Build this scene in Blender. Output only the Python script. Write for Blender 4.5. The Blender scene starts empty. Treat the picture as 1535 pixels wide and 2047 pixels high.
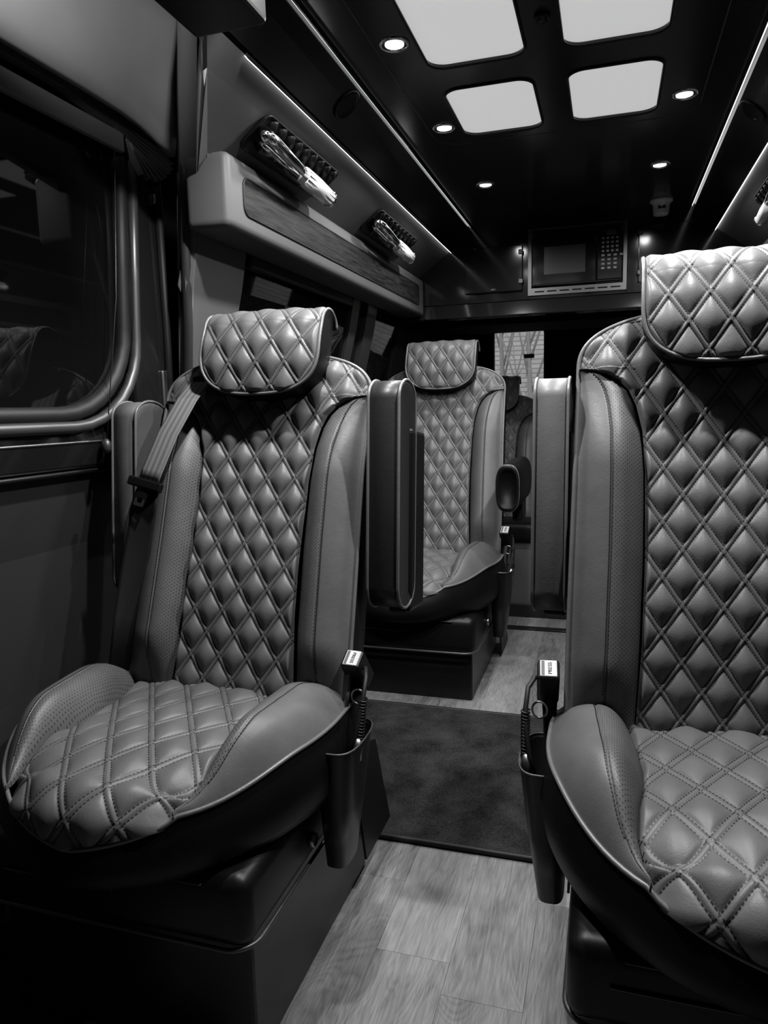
import bpy, bmesh, math, random
import numpy as np
from mathutils import Vector, Matrix

# ------------------------------------------------------------------ camera
SC = bpy.context.scene
COL = SC.collection
W_PX, H_PX, F_PX = 1535.0, 2047.0, 1450.0
cam_d = bpy.data.cameras.new('camera')
cam_d.sensor_fit = 'HORIZONTAL'
cam_d.sensor_width = 36.0
cam_d.lens = 36.0 * F_PX / W_PX
cam_d.clip_start = 0.02
cam = bpy.data.objects.new('camera', cam_d)
COL.objects.link(cam)
vy = Vector((450.5, 215.5, F_PX)).normalized()          # van's long axis seen by the camera (right, up, forward)
vx = Vector((4690.0, -92.0, -F_PX)); vx = (vx - vx.dot(vy) * vy).normalized()
vz = Vector((vx.y*vy.z - vx.z*vy.y, vx.z*vy.x - vx.x*vy.z, vx.x*vy.y - vx.y*vy.x))
if vz.y < 0: vz = -vz
right = Vector((vx.x, vy.x, vz.x)); up = Vector((vx.y, vy.y, vz.y)); fwd = Vector((vx.z, vy.z, vz.z))
m = Matrix((( right.x, up.x, -fwd.x, 0.15), (right.y, up.y, -fwd.y, 0.0), (right.z, up.z, -fwd.z, 1.09), (0, 0, 0, 1)))
cam.matrix_world = m
SC.camera = cam

# ------------------------------------------------------------------ world, exposure
wd = bpy.data.worlds.new('overcast_sky'); SC.world = wd
wd.use_nodes = True
bg = wd.node_tree.nodes['Background']
bg.inputs[0].default_value = (0.75, 0.75, 0.75, 1); bg.inputs[1].default_value = 2.6
SC.view_settings.view_transform = 'Standard'
SC.view_settings.look = 'None'
SC.view_settings.exposure = 0.0
SC.view_settings.gamma = 1.0
SC.view_settings.use_curve_mapping = False
SC.cycles.diffuse_bounces = 1
SPOT_W = 62.0
PANE_E = 0.50
LENS_E = 3.0
STRIP_E = 1.4

# ------------------------------------------------------------------ node helpers
class NT:
    def __init__(s, name):
        s.m = bpy.data.materials.new(name); s.m.use_nodes = True
        s.t = s.m.node_tree; s.b = s.t.nodes['Principled BSDF']
    def n(s, typ, **kw):
        nd = s.t.nodes.new(typ)
        for k, v in kw.items(): setattr(nd, k, v)
        return nd
    def link(s, a, b): s.t.links.new(a, b)
    def put(s, sock, v):
        if hasattr(v, 'is_linked') or isinstance(v, bpy.types.NodeSocket): s.link(v, sock)
        else: sock.default_value = v
    def math(s, op, a, b=None, c=None):
        nd = s.n('ShaderNodeMath', operation=op)
        s.put(nd.inputs[0], a)
        if b is not None: s.put(nd.inputs[1], b)
        if c is not None: s.put(nd.inputs[2], c)
        return nd.outputs[0]
    def noise(s, vec, scale, detail=3.0, rough=.5, dist=0.0):
        nd = s.n('ShaderNodeTexNoise')
        if vec is not None: s.link(vec, nd.inputs['Vector'])
        nd.inputs['Scale'].default_value = scale; nd.inputs['Detail'].default_value = detail
        nd.inputs['Roughness'].default_value = rough; nd.inputs['Distortion'].default_value = dist
        return nd.outputs[0]
    def ramp(s, fac, stops):
        nd = s.n('ShaderNodeValToRGB'); s.link(fac, nd.inputs[0])
        el = nd.color_ramp.elements
        el[0].position, el[0].color = stops[0][0], g(stops[0][1])
        el[1].position, el[1].color = stops[1][0], g(stops[1][1])
        for p, c in stops[2:]:
            e = el.new(p); e.color = g(c)
        return nd.outputs[0]
    def bump(s, h, strength=.3, dist=.001, normal=None):
        nd = s.n('ShaderNodeBump'); s.link(h, nd.inputs['Height'])
        nd.inputs['Strength'].default_value = strength; nd.inputs['Distance'].default_value = dist
        if normal is not None: s.link(normal, nd.inputs['Normal'])
        return nd.outputs[0]
    def base(s, v): s.put(s.b.inputs['Base Color'], g(v) if isinstance(v, (int, float)) else v)
    def set(s, rough=None, metal=None, spec=None, coat=None):
        if rough is not None: s.put(s.b.inputs['Roughness'], rough)
        if metal is not None: s.b.inputs['Metallic'].default_value = metal
        if spec is not None: s.b.inputs['Specular IOR Level'].default_value = spec
        if coat is not None: s.b.inputs['Coat Weight'].default_value = coat
    def normal(s, v): s.link(v, s.b.inputs['Normal'])

def g(v): return (v, v, v, 1.0)

def plain(name, c, rough=.5, metal=0., spec=.5, coat=0., grain=None):
    t = NT(name); t.base(c); t.set(rough, metal, spec, coat)
    if grain:
        tc = t.n('ShaderNodeTexCoord')
        h = t.noise(tc.outputs['Object'], grain[0], 4)
        t.normal(t.bump(h, grain[1], grain[2]))
    return t.m

QW, QH, QS = 0.0705, 0.102, 0.0046          # quilt diamond width, height, half strip between the stitch rows
QL = 1 / math.sqrt(1/QW**2 + 1/QH**2)
QE = .5 * math.hypot(QW, QH)

def leather_nodes(t, c=.10, rough=.46):
    tc = t.n('ShaderNodeTexCoord')
    vor = t.n('ShaderNodeTexVoronoi'); vor.inputs['Scale'].default_value = 420
    t.link(tc.outputs['Object'], vor.inputs['Vector'])
    n1 = t.noise(tc.outputs['Object'], 14, 4, .6)
    n2 = t.noise(tc.outputs['Object'], 55, 3, .6, 1.0)
    col = t.ramp(n1, [(.3, c*.86), (.75, c*1.1)])
    h = t.math('ADD', t.math('MULTIPLY', vor.outputs['Distance'], .35), t.math('MULTIPLY', n2, 1.2))
    t.set(rough, 0, .32)
    return col, h

def mat_leather(name, c=.17, rough=.43, spec=.45):
    t = NT(name); col, h = leather_nodes(t, c, rough); t.set(spec=spec)
    t.link(col, t.b.inputs['Base Color']); t.normal(t.bump(h, .22, .0012))
    return t.m

def mixmul(t, col, fac):
    nd = t.n('ShaderNodeMix', data_type='RGBA', blend_type='MULTIPLY')
    nd.inputs[0].default_value = 1.0
    t.link(col, nd.inputs[6])
    cb = t.n('ShaderNodeCombineColor')
    for i in range(3): t.link(fac, cb.inputs[i])
    t.link(cb.outputs[0], nd.inputs[7])
    return nd.outputs[2]

def mat_quilt():
    t = NT('quilted_leather'); col, h = leather_nodes(t)
    uv = t.n('ShaderNodeUVMap'); sp = t.n('ShaderNodeSeparateXYZ'); t.link(uv.outputs[0], sp.inputs[0])
    u = t.math('DIVIDE', sp.outputs[0], QW); v = t.math('DIVIDE', sp.outputs[1], QH)
    a = t.math('ADD', u, v); b = t.math('SUBTRACT', u, v)
    def stitch(p, q):
        d = t.math('MULTIPLY', t.math('ABSOLUTE', t.math('SUBTRACT', p, t.math('ROUND', p))), QL)
        band = t.math('LESS_THAN', t.math('ABSOLUTE', t.math('SUBTRACT', d, QS)), .00095)
        dash = t.math('LESS_THAN', t.math('FRACT', t.math('MULTIPLY', q, QE / .0056)), .62)
        return t.math('MULTIPLY', band, dash)
    s = t.math('MAXIMUM', stitch(a, b), stitch(b, a))
    col = mixmul(t, col, t.math('SUBTRACT', 1.0, t.math('MULTIPLY', s, .86)))
    t.link(col, t.b.inputs['Base Color'])
    n1 = t.bump(h, .22, .0012)
    t.normal(t.bump(t.math('SUBTRACT', 1.0, s), .6, .0012, n1))
    return t.m

def mat_perf():
    t = NT('perforated_leather'); col, h = leather_nodes(t, .088)
    uv = t.n('ShaderNodeUVMap'); sp = t.n('ShaderNodeSeparateXYZ'); t.link(uv.outputs[0], sp.inputs[0])
    k = 2 * math.pi / .0078
    c1 = t.math('COSINE', t.math('MULTIPLY', sp.outputs[0], k)); c2 = t.math('COSINE', t.math('MULTIPLY', sp.outputs[1], k))
    hole = t.math('GREATER_THAN', t.math('MULTIPLY', c1, c2), .72)
    col = mixmul(t, col, t.math('SUBTRACT', 1.0, t.math('MULTIPLY', hole, .85)))
    t.link(col, t.b.inputs['Base Color'])
    n1 = t.bump(h, .22, .0012)
    t.normal(t.bump(t.math('SUBTRACT', 1.0, hole), .6, .001, n1))
    return t.m

def mat_plank():
    t = NT('grey_oak_plank')
    tc = t.n('ShaderNodeTexCoord'); oi = t.n('ShaderNodeObjectInfo')
    off = t.n('ShaderNodeVectorMath', operation='ADD'); t.link(tc.outputs['Object'], off.inputs[0])
    cb = t.n('ShaderNodeCombineXYZ'); r = oi.outputs['Random']
    t.link(t.math('MULTIPLY', r, 37.0), cb.inputs[0]); t.link(t.math('MULTIPLY', r, 91.0), cb.inputs[1]); t.link(t.math('MULTIPLY', r, 13.0), cb.inputs[2])
    t.link(cb.outputs[0], off.inputs[1])
    mp = t.n('ShaderNodeMapping'); t.link(off.outputs[0], mp.inputs[0]); mp.inputs['Scale'].default_value = (1, .055, 1)
    fine = t.noise(mp.outputs[0], 260, 6, .72, .3)
    mp2 = t.n('ShaderNodeMapping'); t.link(off.outputs[0], mp2.inputs[0]); mp2.inputs['Scale'].default_value = (1, .3, 1)
    broad = t.noise(mp2.outputs[0], 9, 3, .6, 1.2)
    ring = t.math('ABSOLUTE', t.math('SINE', t.math('MULTIPLY', t.noise(mp2.outputs[0], 5, 2, .5, 1.5), 75.0)))
    f = t.math('ADD', t.math('MULTIPLY', fine, .62), t.math('ADD', t.math('MULTIPLY', broad, .42), t.math('MULTIPLY', ring, .07)))
    f = t.math('ADD', f, t.math('MULTIPLY', t.math('SUBTRACT', r, .5), .16))
    col = t.ramp(f, [(.36, .06), (.80, .30)])
    t.link(col, t.b.inputs['Base Color']); t.set(.42, 0, .4)
    t.normal(t.bump(fine, .12, .001))
    return t.m

def mat_wood_inlay():
    t = NT('dark_wood_inlay')
    tc = t.n('ShaderNodeTexCoord'); mp = t.n('ShaderNodeMapping'); t.link(tc.outputs['Object'], mp.inputs[0])
    mp.inputs['Scale'].default_value = (1, .05, 1)
    f = t.noise(mp.outputs[0], 160, 5, .7, .6)
    t.link(t.ramp(f, [(.38, .004), (.64, .030)]), t.b.inputs['Base Color']); t.set(.45, 0, .06)
    return t.m

def mat_carpet():
    t = NT('charcoal_carpet'); tc = t.n('ShaderNodeTexCoord')
    f = t.noise(tc.outputs['Object'], 300, 3, .8); b = t.noise(tc.outputs['Object'], 9, 4, .6)
    mix = t.math('ADD', t.math('MULTIPLY', f, .6), t.math('MULTIPLY', b, .4))
    t.link(t.ramp(mix, [(.38, .004), (.62, .060)]), t.b.inputs['Base Color']); t.set(1.0, 0, .05)
    t.normal(t.bump(f, 1.0, .006))
    return t.m

def mat_vinyl(name, c, rough=.55):
    t = NT(name); tc = t.n('ShaderNodeTexCoord')
    n = t.noise(tc.outputs['Object'], 5, 3, .5); f = t.noise(tc.outputs['Object'], 500, 2, .5)
    t.link(t.ramp(n, [(.3, c*.9), (.7, c*1.08)]), t.b.inputs['Base Color']); t.set(rough, 0, .35)
    t.normal(t.bump(f, .15, .0006))
    return t.m

def mat_web():
    t = NT('grey_seat_belt_webbing'); uv = t.n('ShaderNodeUVMap'); sp = t.n('ShaderNodeSeparateXYZ'); t.link(uv.outputs[0], sp.inputs[0])
    st = t.math('SINE', t.math('MULTIPLY', sp.outputs[0], 2*math.pi*4.0))
    wv = t.math('SINE', t.math('MULTIPLY', t.math('ADD', sp.outputs[1], t.math('MULTIPLY', sp.outputs[0], .03)), 2*math.pi/.0022))
    f = t.math('ADD', t.math('MULTIPLY', st, .5), .5)
    t.link(t.ramp(f, [(.1, .13), (.9, .22)]), t.b.inputs['Base Color']); t.set(.6, 0, .4)
    t.normal(t.bump(t.math('ADD', wv, t.math('MULTIPLY', st, 1.5)), .35, .0006))
    return t.m

def emit(name, c, s):
    t = NT(name); t.base(.8 if s < 1 else .9); t.set(.5)
    t.b.inputs['Emission Color'].default_value = g(c); t.b.inputs['Emission Strength'].default_value = s
    return t.m

def mat_siding():
    t = NT('pale_brick_siding'); tc = t.n('ShaderNodeTexCoord')
    mp = t.n('ShaderNodeMapping'); t.link(tc.outputs['Object'], mp.inputs[0]); mp.inputs['Rotation'].default_value = (math.pi/2, 0, 0)
    br = t.n('ShaderNodeTexBrick'); t.link(mp.outputs[0], br.inputs[0])
    br.inputs['Color1'].default_value = g(.46); br.inputs['Color2'].default_value = g(.38); br.inputs['Mortar'].default_value = g(.22)
    br.inputs['Scale'].default_value = 1.0; br.inputs['Brick Width'].default_value = .9; br.inputs['Row Height'].default_value = .085; br.inputs['Mortar Size'].default_value = .010
    t.link(br.outputs[0], t.b.inputs['Base Color']); t.set(.9)
    return t.m

M = dict(
    leather=mat_leather('grey_leather', .095, .46, .3), quilt=mat_quilt(), perf=mat_perf(),
    dark_leather=mat_leather('black_leather', .004, .45, .14),
    mid_leather=mat_leather('dark_grey_leather', .016, .42, .3),
    piping=mat_leather('piping_leather', .11, .35),
    plastic=plain('black_plastic', .004, .40, 0, .22),
    satin=plain('black_satin_plastic', .005, .32, 0, .3),
    gloss=plain('black_lacquer', .010, .10, 0, .5),
    ceil=plain('ceiling_black_lacquer', .016, .20, 0, .45),
    chrome=plain('chrome', .75, .12, 1.0), steel=plain('brushed_steel', .32, .35, 1.0),
    dsteel=plain('dark_steel', .12, .4, 1.0),
    bead=plain('dull_bead_trim', .07, .38, .6),
    vinyl=mat_vinyl('grey_wall_vinyl', .072), lit_vinyl=mat_vinyl('lit_header_vinyl', .20, .8), dvinyl=mat_vinyl('dark_wall_vinyl', .02),  # header's vinyl is lightened: the light falling on it is put into the colour
    black=plain('matt_black_lining', .004, .8, 0, .1),
    pane=emit('frosted_skylight_pane', .95, PANE_E), lens=emit('lamp_lens', 1.0, LENS_E), strip=emit('light_strip', 1.0, STRIP_E), wall_strip=emit('wall_light_strip', 1.0, STRIP_E*5),
    glass=plain('tinted_privacy_glass', .0035, .03, 0, .3),
    plank=mat_plank(), inlay=mat_wood_inlay(), carpet=mat_carpet(), web=mat_web(),
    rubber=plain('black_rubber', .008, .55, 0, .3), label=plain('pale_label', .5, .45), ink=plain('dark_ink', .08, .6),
    screen=plain('microwave_window', .05, .22, 0, .5), keys=plain('keypad_print', .25, .5),
    white=plain('white_plastic', .55, .4), siding=mat_siding(), bark=plain('bark', .24, .9), ground=plain('ground', .12, .95),
    ribbed=plain('ribbed_lens', .85, .2, 0, .6), pleat=mat_vinyl('pleated_shade_fabric', .035, .7), shade=mat_vinyl('woven_shade_rail', .11, .6),
)
def clearglass():
    t = NT('clear_glass'); tr = t.n('ShaderNodeBsdfTransparent'); tr.inputs[0].default_value = g(.82)
    gl = t.n('ShaderNodeBsdfGlossy'); gl.inputs['Roughness'].default_value = .02; gl.inputs[0].default_value = g(.8)
    mx = t.n('ShaderNodeMixShader'); mx.inputs[0].default_value = .06
    t.link(tr.outputs[0], mx.inputs[1]); t.link(gl.outputs[0], mx.inputs[2])
    t.link(mx.outputs[0], t.t.nodes['Material Output'].inputs[0])
    return t.m
M['clear'] = clearglass()

# ------------------------------------------------------------------ mesh helpers
MESH = {}
def cached(key, fn):
    if key not in MESH: MESH[key] = fn()
    return MESH[key]

def link(name, me, parent=None, loc=None, mat=None):
    o = bpy.data.objects.new(name, me); COL.objects.link(o)
    if parent is not None: o.parent = parent
    if loc is not None: o.location = loc
    if mat is not None:
        me.materials.clear(); me.materials.append(M[mat])
    return o

def tag(o, label=None, cat=None, group=None, kind=None):
    if label: o['label'] = label
    if cat: o['category'] = cat
    if group: o['group'] = group
    if kind: o['kind'] = kind
    return o

def empty(name, loc=(0, 0, 0), label=None, cat=None, group=None):
    o = bpy.data.objects.new(name, None); COL.objects.link(o); o.location = loc; o.empty_display_size = .05
    return tag(o, label, cat, group)

def mesh_pd(verts, faces, uv=None, smooth=True, mat=None):
    me = bpy.data.meshes.new('mesh')
    me.from_pydata([tuple(map(float, v)) for v in verts], [], faces)
    if smooth: me.polygons.foreach_set('use_smooth', [True]*len(me.polygons))
    if uv is not None:
        l = me.uv_layers.new(name='UVMap'); idx = np.empty(len(me.loops), dtype=np.int32); me.loops.foreach_get('vertex_index', idx)
        l.data.foreach_set('uv', np.asarray(uv, dtype=np.float32)[idx].ravel())
    if mat: me.materials.append(M[mat])
    me.update(); return me

def grid(P, UV=None, mat=None, flip=False, thick=0.0):
    nr, nc, _ = P.shape
    i = np.arange(nr*nc).reshape(nr, nc)
    f = np.stack([i[:-1, :-1], i[:-1, 1:], i[1:, 1:], i[1:, :-1]], -1).reshape(-1, 4)
    if flip: f = f[:, ::-1]
    return mesh_pd(P.reshape(-1, 3), f.tolist(), None if UV is None else UV.reshape(-1, 2), True, mat)

def rings(R, mat=None, closed=True, cap0=False, cap1=True, smooth=True):
    """loft a list of rings (n,3)."""
    n = len(R[0]); V = np.concatenate(R); F = []
    for k in range(len(R)-1):
        for j in range(n if closed else n-1):
            a, b = k*n+j, k*n+(j+1) % n
            F.append((a, b, b+n, a+n))
    if cap0: F.append(tuple(range(n))[::-1])
    if cap1: F.append(tuple((len(R)-1)*n+j for j in range(n)))
    return mesh_pd(V, F, None, smooth, mat)

def fixn(me):
    bm = bmesh.new(); bm.from_mesh(me); bmesh.ops.recalc_face_normals(bm, faces=bm.faces); bm.to_mesh(me); bm.free(); return me

def tube(pts, r, seg=8, mat=None, closed=False, flat=1.0):
    P = [Vector(p) for p in pts]; n = len(P); R = []
    ref = None
    for k in range(n):
        a = P[(k-1) % n] if (closed or k > 0) else P[k]; b = P[(k+1) % n] if (closed or k < n-1) else P[k]
        tg = (b-a)
        tg = tg.normalized() if tg.length > 1e-9 else Vector((0, 0, 1))
        if ref is None:
            ref = tg.orthogonal().normalized()
        ref = (ref - ref.dot(tg)*tg)
        ref = ref.normalized() if ref.length > 1e-6 else tg.orthogonal().normalized()
        bi = tg.cross(ref)
        rr = r[k] if hasattr(r, '__len__') else r
        R.append(np.array([tuple(P[k] + rr*(math.cos(2*math.pi*j/seg)*ref + flat*math.sin(2*math.pi*j/seg)*bi)) for j in range(seg)]))
    if closed: R.append(R[0].copy())
    return rings(R, mat, True, not closed, not closed)

def box_bm(bm, c, s, bev=0.0, seg=2, rot=None):
    r = bmesh.ops.create_cube(bm, size=1.0)
    vs = r['verts']
    bmesh.ops.scale(bm, vec=s, verts=vs)
    if bev > 0:
        es = list({e for v in vs for e in v.link_edges})
        rb = bmesh.ops.bevel(bm, geom=es, offset=min(bev, min(s)*.49), segments=seg, affect='EDGES', profile=.5)
        vs = list({v for f in rb['faces'] for v in f.verts} | {v for v in vs if v.is_valid})
    if rot is not None: bmesh.ops.rotate(bm, cent=(0, 0, 0), matrix=rot, verts=vs)
    bmesh.ops.translate(bm, vec=c, verts=vs)

def boxes(lst, mat, bev=0.0, seg=2, smooth=False):
    bm = bmesh.new()
    for it in lst:
        box_bm(bm, it[0], it[1], bev, seg, it[2] if len(it) > 2 else None)
    me = bpy.data.meshes.new('mesh'); bm.to_mesh(me); bm.free()
    if smooth: me.polygons.foreach_set('use_smooth', [True]*len(me.polygons))
    me.materials.append(M[mat]); return me

def box2(lo, hi, mat, bev=0.0, seg=2, smooth=False):
    lo, hi = Vector(lo), Vector(hi)
    return boxes([((lo+hi)/2, hi-lo)], mat, bev, seg, smooth)

def rrect(w, h, r, n=6):
    pts = []
    for cx, cy, a0 in ((w/2-r, h/2-r, 0), (-w/2+r, h/2-r, 90), (-w/2+r, -h/2+r, 180), (w/2-r, -h/2+r, 270)):
        for k in range(n+1):
            a = math.radians(a0 + 90*k/n); pts.append((cx+r*math.cos(a), cy+r*math.sin(a)))
    return pts

def plate(pts2, t, fr, mat, bev=.0):
    """extrude a 2D outline; fr maps (a,b,c) -> 3D, c is depth 0..t; optional bevelled front"""
    A = np.array(pts2); c0 = A.mean(0)
    def ring(c, ins):
        Q = A.copy()
        if ins:
            d = A - c0; L = np.linalg.norm(d, axis=1, keepdims=True); Q = A - d/L*ins
        return np.array([fr(q[0], q[1], c) for q in Q])
    R = [ring(0, 0)] + ([ring(t-bev, 0), ring(t, bev)] if bev else [ring(t, 0)])
    return fixn(rings(R, mat, True, True, True, smooth=False))

def frame2d(outer, inner, fr, t, mat):
    """flat frame with a hole: outer and inner have equal counts"""
    n = len(outer); V = []; 
    for c in (0, t):
        V += [fr(p[0], p[1], c) for p in outer] + [fr(p[0], p[1], c) for p in inner]
    F = []
    for j in range(n):
        k = (j+1) % n
        F += [(j, k, n+k, n+j), (2*n+j, 3*n+j, 3*n+k, 2*n+k), (j, 2*n+j, 2*n+k, k), (n+j, n+k, 3*n+k, 3*n+j)]
    return fixn(mesh_pd(V, F, None, False, mat))

def holed(outer, holes, z0, z1, mat):
    """slab with holes, from 2D curves"""
    cu = bpy.data.curves.new('slab', 'CURVE'); cu.dimensions = '2D'; cu.fill_mode = 'BOTH'; cu.extrude = (z1-z0)/2
    for pts in [outer] + holes:
        s = cu.splines.new('POLY'); s.points.add(len(pts)-1); s.use_cyclic_u = True
        for p, q in zip(s.points, pts): p.co = (q[0], q[1], 0, 1)
    o = bpy.data.objects.new('slab', cu); COL.objects.link(o)
    dg = bpy.context.evaluated_depsgraph_get(); me = bpy.data.meshes.new_from_object(o.evaluated_get(dg))
    bpy.data.objects.remove(o); bpy.data.curves.remove(cu)
    me.transform(Matrix.Translation((0, 0, (z0+z1)/2))); me.materials.clear(); me.materials.append(M[mat]); return me

def text_mesh(s, size, depth=.0004):
    cu = bpy.data.curves.new('text', 'FONT'); cu.body = s; cu.size = size; cu.extrude = depth; cu.align_x = 'CENTER'; cu.align_y = 'CENTER'
    o = bpy.data.objects.new('text', cu); COL.objects.link(o)
    dg = bpy.context.evaluated_depsgraph_get(); me = bpy.data.meshes.new_from_object(o.evaluated_get(dg))
    bpy.data.objects.remove(o); bpy.data.curves.remove(cu); me.materials.clear(); me.materials.append(M['ink']); return me

def sstep(a, b, x):
    t = np.clip((x-a)/(b-a), 0, 1); return t*t*(3-2*t)

# ------------------------------------------------------------------ quilting
def quilt_h(u, v, amp=.010):
    a = u/QW + v/QH; b = u/QW - v/QH
    da = np.abs(a-np.round(a))*QL; db = np.abs(b-np.round(b))*QL
    qa = np.clip((da-QS)/(QL/2-QS), 0, 1); qb = np.clip((db-QS)/(QL/2-QS), 0, 1)
    puff = (np.sin(qa*np.pi/2)*np.sin(qb*np.pi/2))**.72 * amp + .0010*np.minimum(1, np.minimum(qa, qb)*6)
    st = .0030*np.maximum(np.clip(1-(da/QS)**2, 0, 1), np.clip(1-(db/QS)**2, 0, 1))
    return np.maximum(puff, st)

# ------------------------------------------------------------------ captain chair geometry (local frame: origin on the floor, y=0 where cushion meets back, faces -y)
TH = math.radians(17.0)
ZB = 0.50
def back_pt(x, s, n):
    x, s, n = np.broadcast_arrays(x, s, n)
    return np.stack([x, s*math.sin(TH) - n*math.cos(TH), ZB + s*math.cos(TH) + n*math.sin(TH)], -1)

S1, AW, BH, EX = .655, .266, .112, 2.5
def outer_w(s):
    s = np.asarray(s, float)
    lo = .274 - .008*sstep(0, S1, s)
    hi = AW*np.clip(1-np.clip((s-S1)/BH, 0, 1)**EX, 0, 1)**(1/EX)
    return np.where(s < S1, lo, hi)
def edge_n(s): return .018*(1-sstep(.45, .66, np.asarray(s, float)))
XS = np.array([-.05, 0, .12, .30, .45, .53, .58, .61, .632, .645, .651, .6545])
XB = np.array([.150, .147, .140, .136, .138, .144, .156, .170, .190, .215, .241, .2655])
def insert_w(s):
    s = np.asarray(s, float); return np.where(s < S1, np.interp(s, XS, XB), outer_w(s))

def back_outline(n=60):
    pts = [(outer_w(s), s) for s in np.linspace(-.03, S1, 20)]
    for a in np.linspace(0, math.pi, n)[1:-1]:
        c, d = math.cos(a), math.sin(a)
        pts.append((AW*math.copysign(abs(c)**(2/EX), c), S1 + BH*abs(d)**(2/EX)))
    pts += [(-outer_w(s), s) for s in np.linspace(S1, -.03, 20)]
    return np.array([(float(a), float(b)) for a, b in pts])

def back_insert_mesh():
    s = np.concatenate([np.linspace(-.03, .60, 250), np.linspace(.6015, .656, 55), np.linspace(.657, .745, 45), S1+BH*np.sin(np.linspace(.93, math.pi/2, 14))])
    t = np.linspace(-1, 1, 170)
    S = np.repeat(s[:, None], len(t), 1); Wd = insert_w(s)[:, None]; X = t[None, :]*Wd
    r = np.where(S > S1, (np.abs(X)/AW)**EX + (np.clip(S-S1, 0, 1)/BH)**EX, 0)
    n0 = .014*(1-np.clip(r, 0, 1)**3.0) + .012*np.exp(-((S-.2)/.16)**2)
    d_edge = np.minimum((1-np.abs(t[None, :]))*Wd, S1+BH-S)
    mask = sstep(0, .010, d_edge)
    N = n0 + quilt_h(X, S, .0110)*(.12+.88*mask) - .006*(1-sstep(0, .006, d_edge))
    return grid(back_pt(X, S, N), np.stack([X, S], -1), 'quilt')

def bolster_n(t, s):
    B = .056*sstep(-.06, .10, s)*(1-.78*sstep(.46, .655, s))
    sh = np.where(t < .42, np.clip(1-np.abs(1-t/.42)**2.2, 0, 1), 1-.78*np.clip((t-.42)/.58, 0, 1)**2.3)
    e = edge_n(s)
    n = B*sh
    n = n*(1-sstep(.8, 1, t)) + (e+np.maximum(n-e, 0)*.25)*sstep(.8, 1, t)
    return n - .004*np.exp(-((t-.46)/.016)**2) - .006*(1-sstep(0, .05, t))

def bolster_mesh(sgn, t0, t1, mat, nt):
    s = np.concatenate([np.linspace(-.03, .58, 70), np.linspace(.585, .652, 40)]); t = np.linspace(t0, t1, nt)
    S = np.repeat(s[:, None], nt, 1); T = np.repeat(t[None, :], len(s), 0)
    a, b = insert_w(s)[:, None], outer_w(s)[:, None]
    top = np.clip(b-a-.0, .002, 1)
    X = sgn*(a + T*top)
    return grid(back_pt(X, S, bolster_n(T, S)), np.stack([X, S], -1), mat, flip=sgn < 0)

def curve_on(t, sgn, s0, s1, lift, n=60):
    s = np.linspace(s0, s1, n); a, b = insert_w(s), outer_w(s)
    return back_pt(sgn*(a+t*(b-a)), s, bolster_n(np.full(n, t), s)+lift)

def back_shell_mesh():
    O = back_outline(); R = []
    for dn, ins in ((0, 0), (-.03, -.004), (-.07, 0), (-.105, .02), (-.118, .05)):
        c = np.array([0, .33]); d = O-c; L = np.linalg.norm(d, axis=1, keepdims=True); Q = O - d/L*ins
        e = edge_n(O[:, 1]); R.append(back_pt(Q[:, 0], Q[:, 1], e*(1 if dn == 0 else .6 if dn > -.05 else 0)+dn))
    return fixn(rings(R, 'dark_leather', True, False, True))

def piping_back_mesh():
    O = back_outline(); return tube(back_pt(O[:, 0]*1.004, O[:, 1]+.001, edge_n(O[:, 1])+.001), .0042, 8, 'piping')

# headrest
HB, HWD = .644, .148
def head_prof(l):
    """arc length l along front then over the top -> (s, n)"""
    L1 = .165; r = .048
    l = np.asarray(l, float)
    s1 = HB + l; n1 = .078 + .020*np.sin(np.clip(l/L1, 0, 1)*math.pi*.75)
    nt = .078 + .020*math.sin(math.pi*.75)
    a = np.clip((l-L1)/r, 0, 2.7)
    s2 = HB+L1 + r*np.sin(a); n2 = nt - r*(1-np.cos(a))
    s = np.where(l <= L1, s1, s2); n = np.where(l <= L1, n1, n2)
    return s, n
HL = .165+.048*2.7
def head_w(l):
    q = np.clip((.105-np.asarray(l, float))/.105, 0, 1)
    return HWD*np.clip(1-q**2.6, 0, 1)**(1/2.6)
def head_mesh():
    l = np.concatenate([.105*(1-np.cos(np.linspace(0.02, math.pi/2, 90))), np.linspace(.106, HL, 130)])
    t = np.linspace(-1, 1, 150)
    Lm = np.repeat(l[:, None], len(t), 1); X = t[None, :]*head_w(l)[:, None]
    s, n = head_prof(Lm)
    de = np.minimum((1-np.abs(t[None, :]))*head_w(l)[:, None], np.minimum(Lm*1.0, 1))
    q = quilt_h(X, Lm+.033, .0085)*(1-.55*sstep(.15, .20, Lm))*(.1+.9*sstep(0, .012, de)) - .004*(1-sstep(0, .005, de))
    # puff along the local normal of the profile
    s2, n2 = head_prof(Lm+.001); ds, dn = s2-s, n2-n; k = np.hypot(ds, dn)+1e-9
    sx, nx = -dn/k, ds/k
    n = n - .010*(X/HWD)**2
    return grid(back_pt(X, s+q*sx, n+q*nx), np.stack([X, Lm+.033], -1), 'quilt')
def head_edge():
    l = np.concatenate([np.linspace(HL, .10, 26), .105*(1-np.cos(np.linspace(math.pi/2, 0.0, 22)))[1:]])
    w = head_w(l); x = np.concatenate([-w, w[::-1][1:]]); ll = np.concatenate([l, l[::-1][1:]])
    s, n = head_prof(ll); return x, s, n-.010*(x/HWD)**2, ll
def head_body_mesh():
    x, s, n, l = head_edge(); R = []
    for k, ins in ((0, 1.0), (.15, 1.012), (.5, 1.01), (.85, .97), (1.0, .9)):
        nb = -.012
        R.append(back_pt(x*ins, .75+(s-.75)*(1 if k < .5 else (1.0-.05*(k-.5))), n*(1-k)+np.minimum(n, nb)*k))
    return fixn(rings(R, 'dark_leather', True, False, True))
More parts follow.
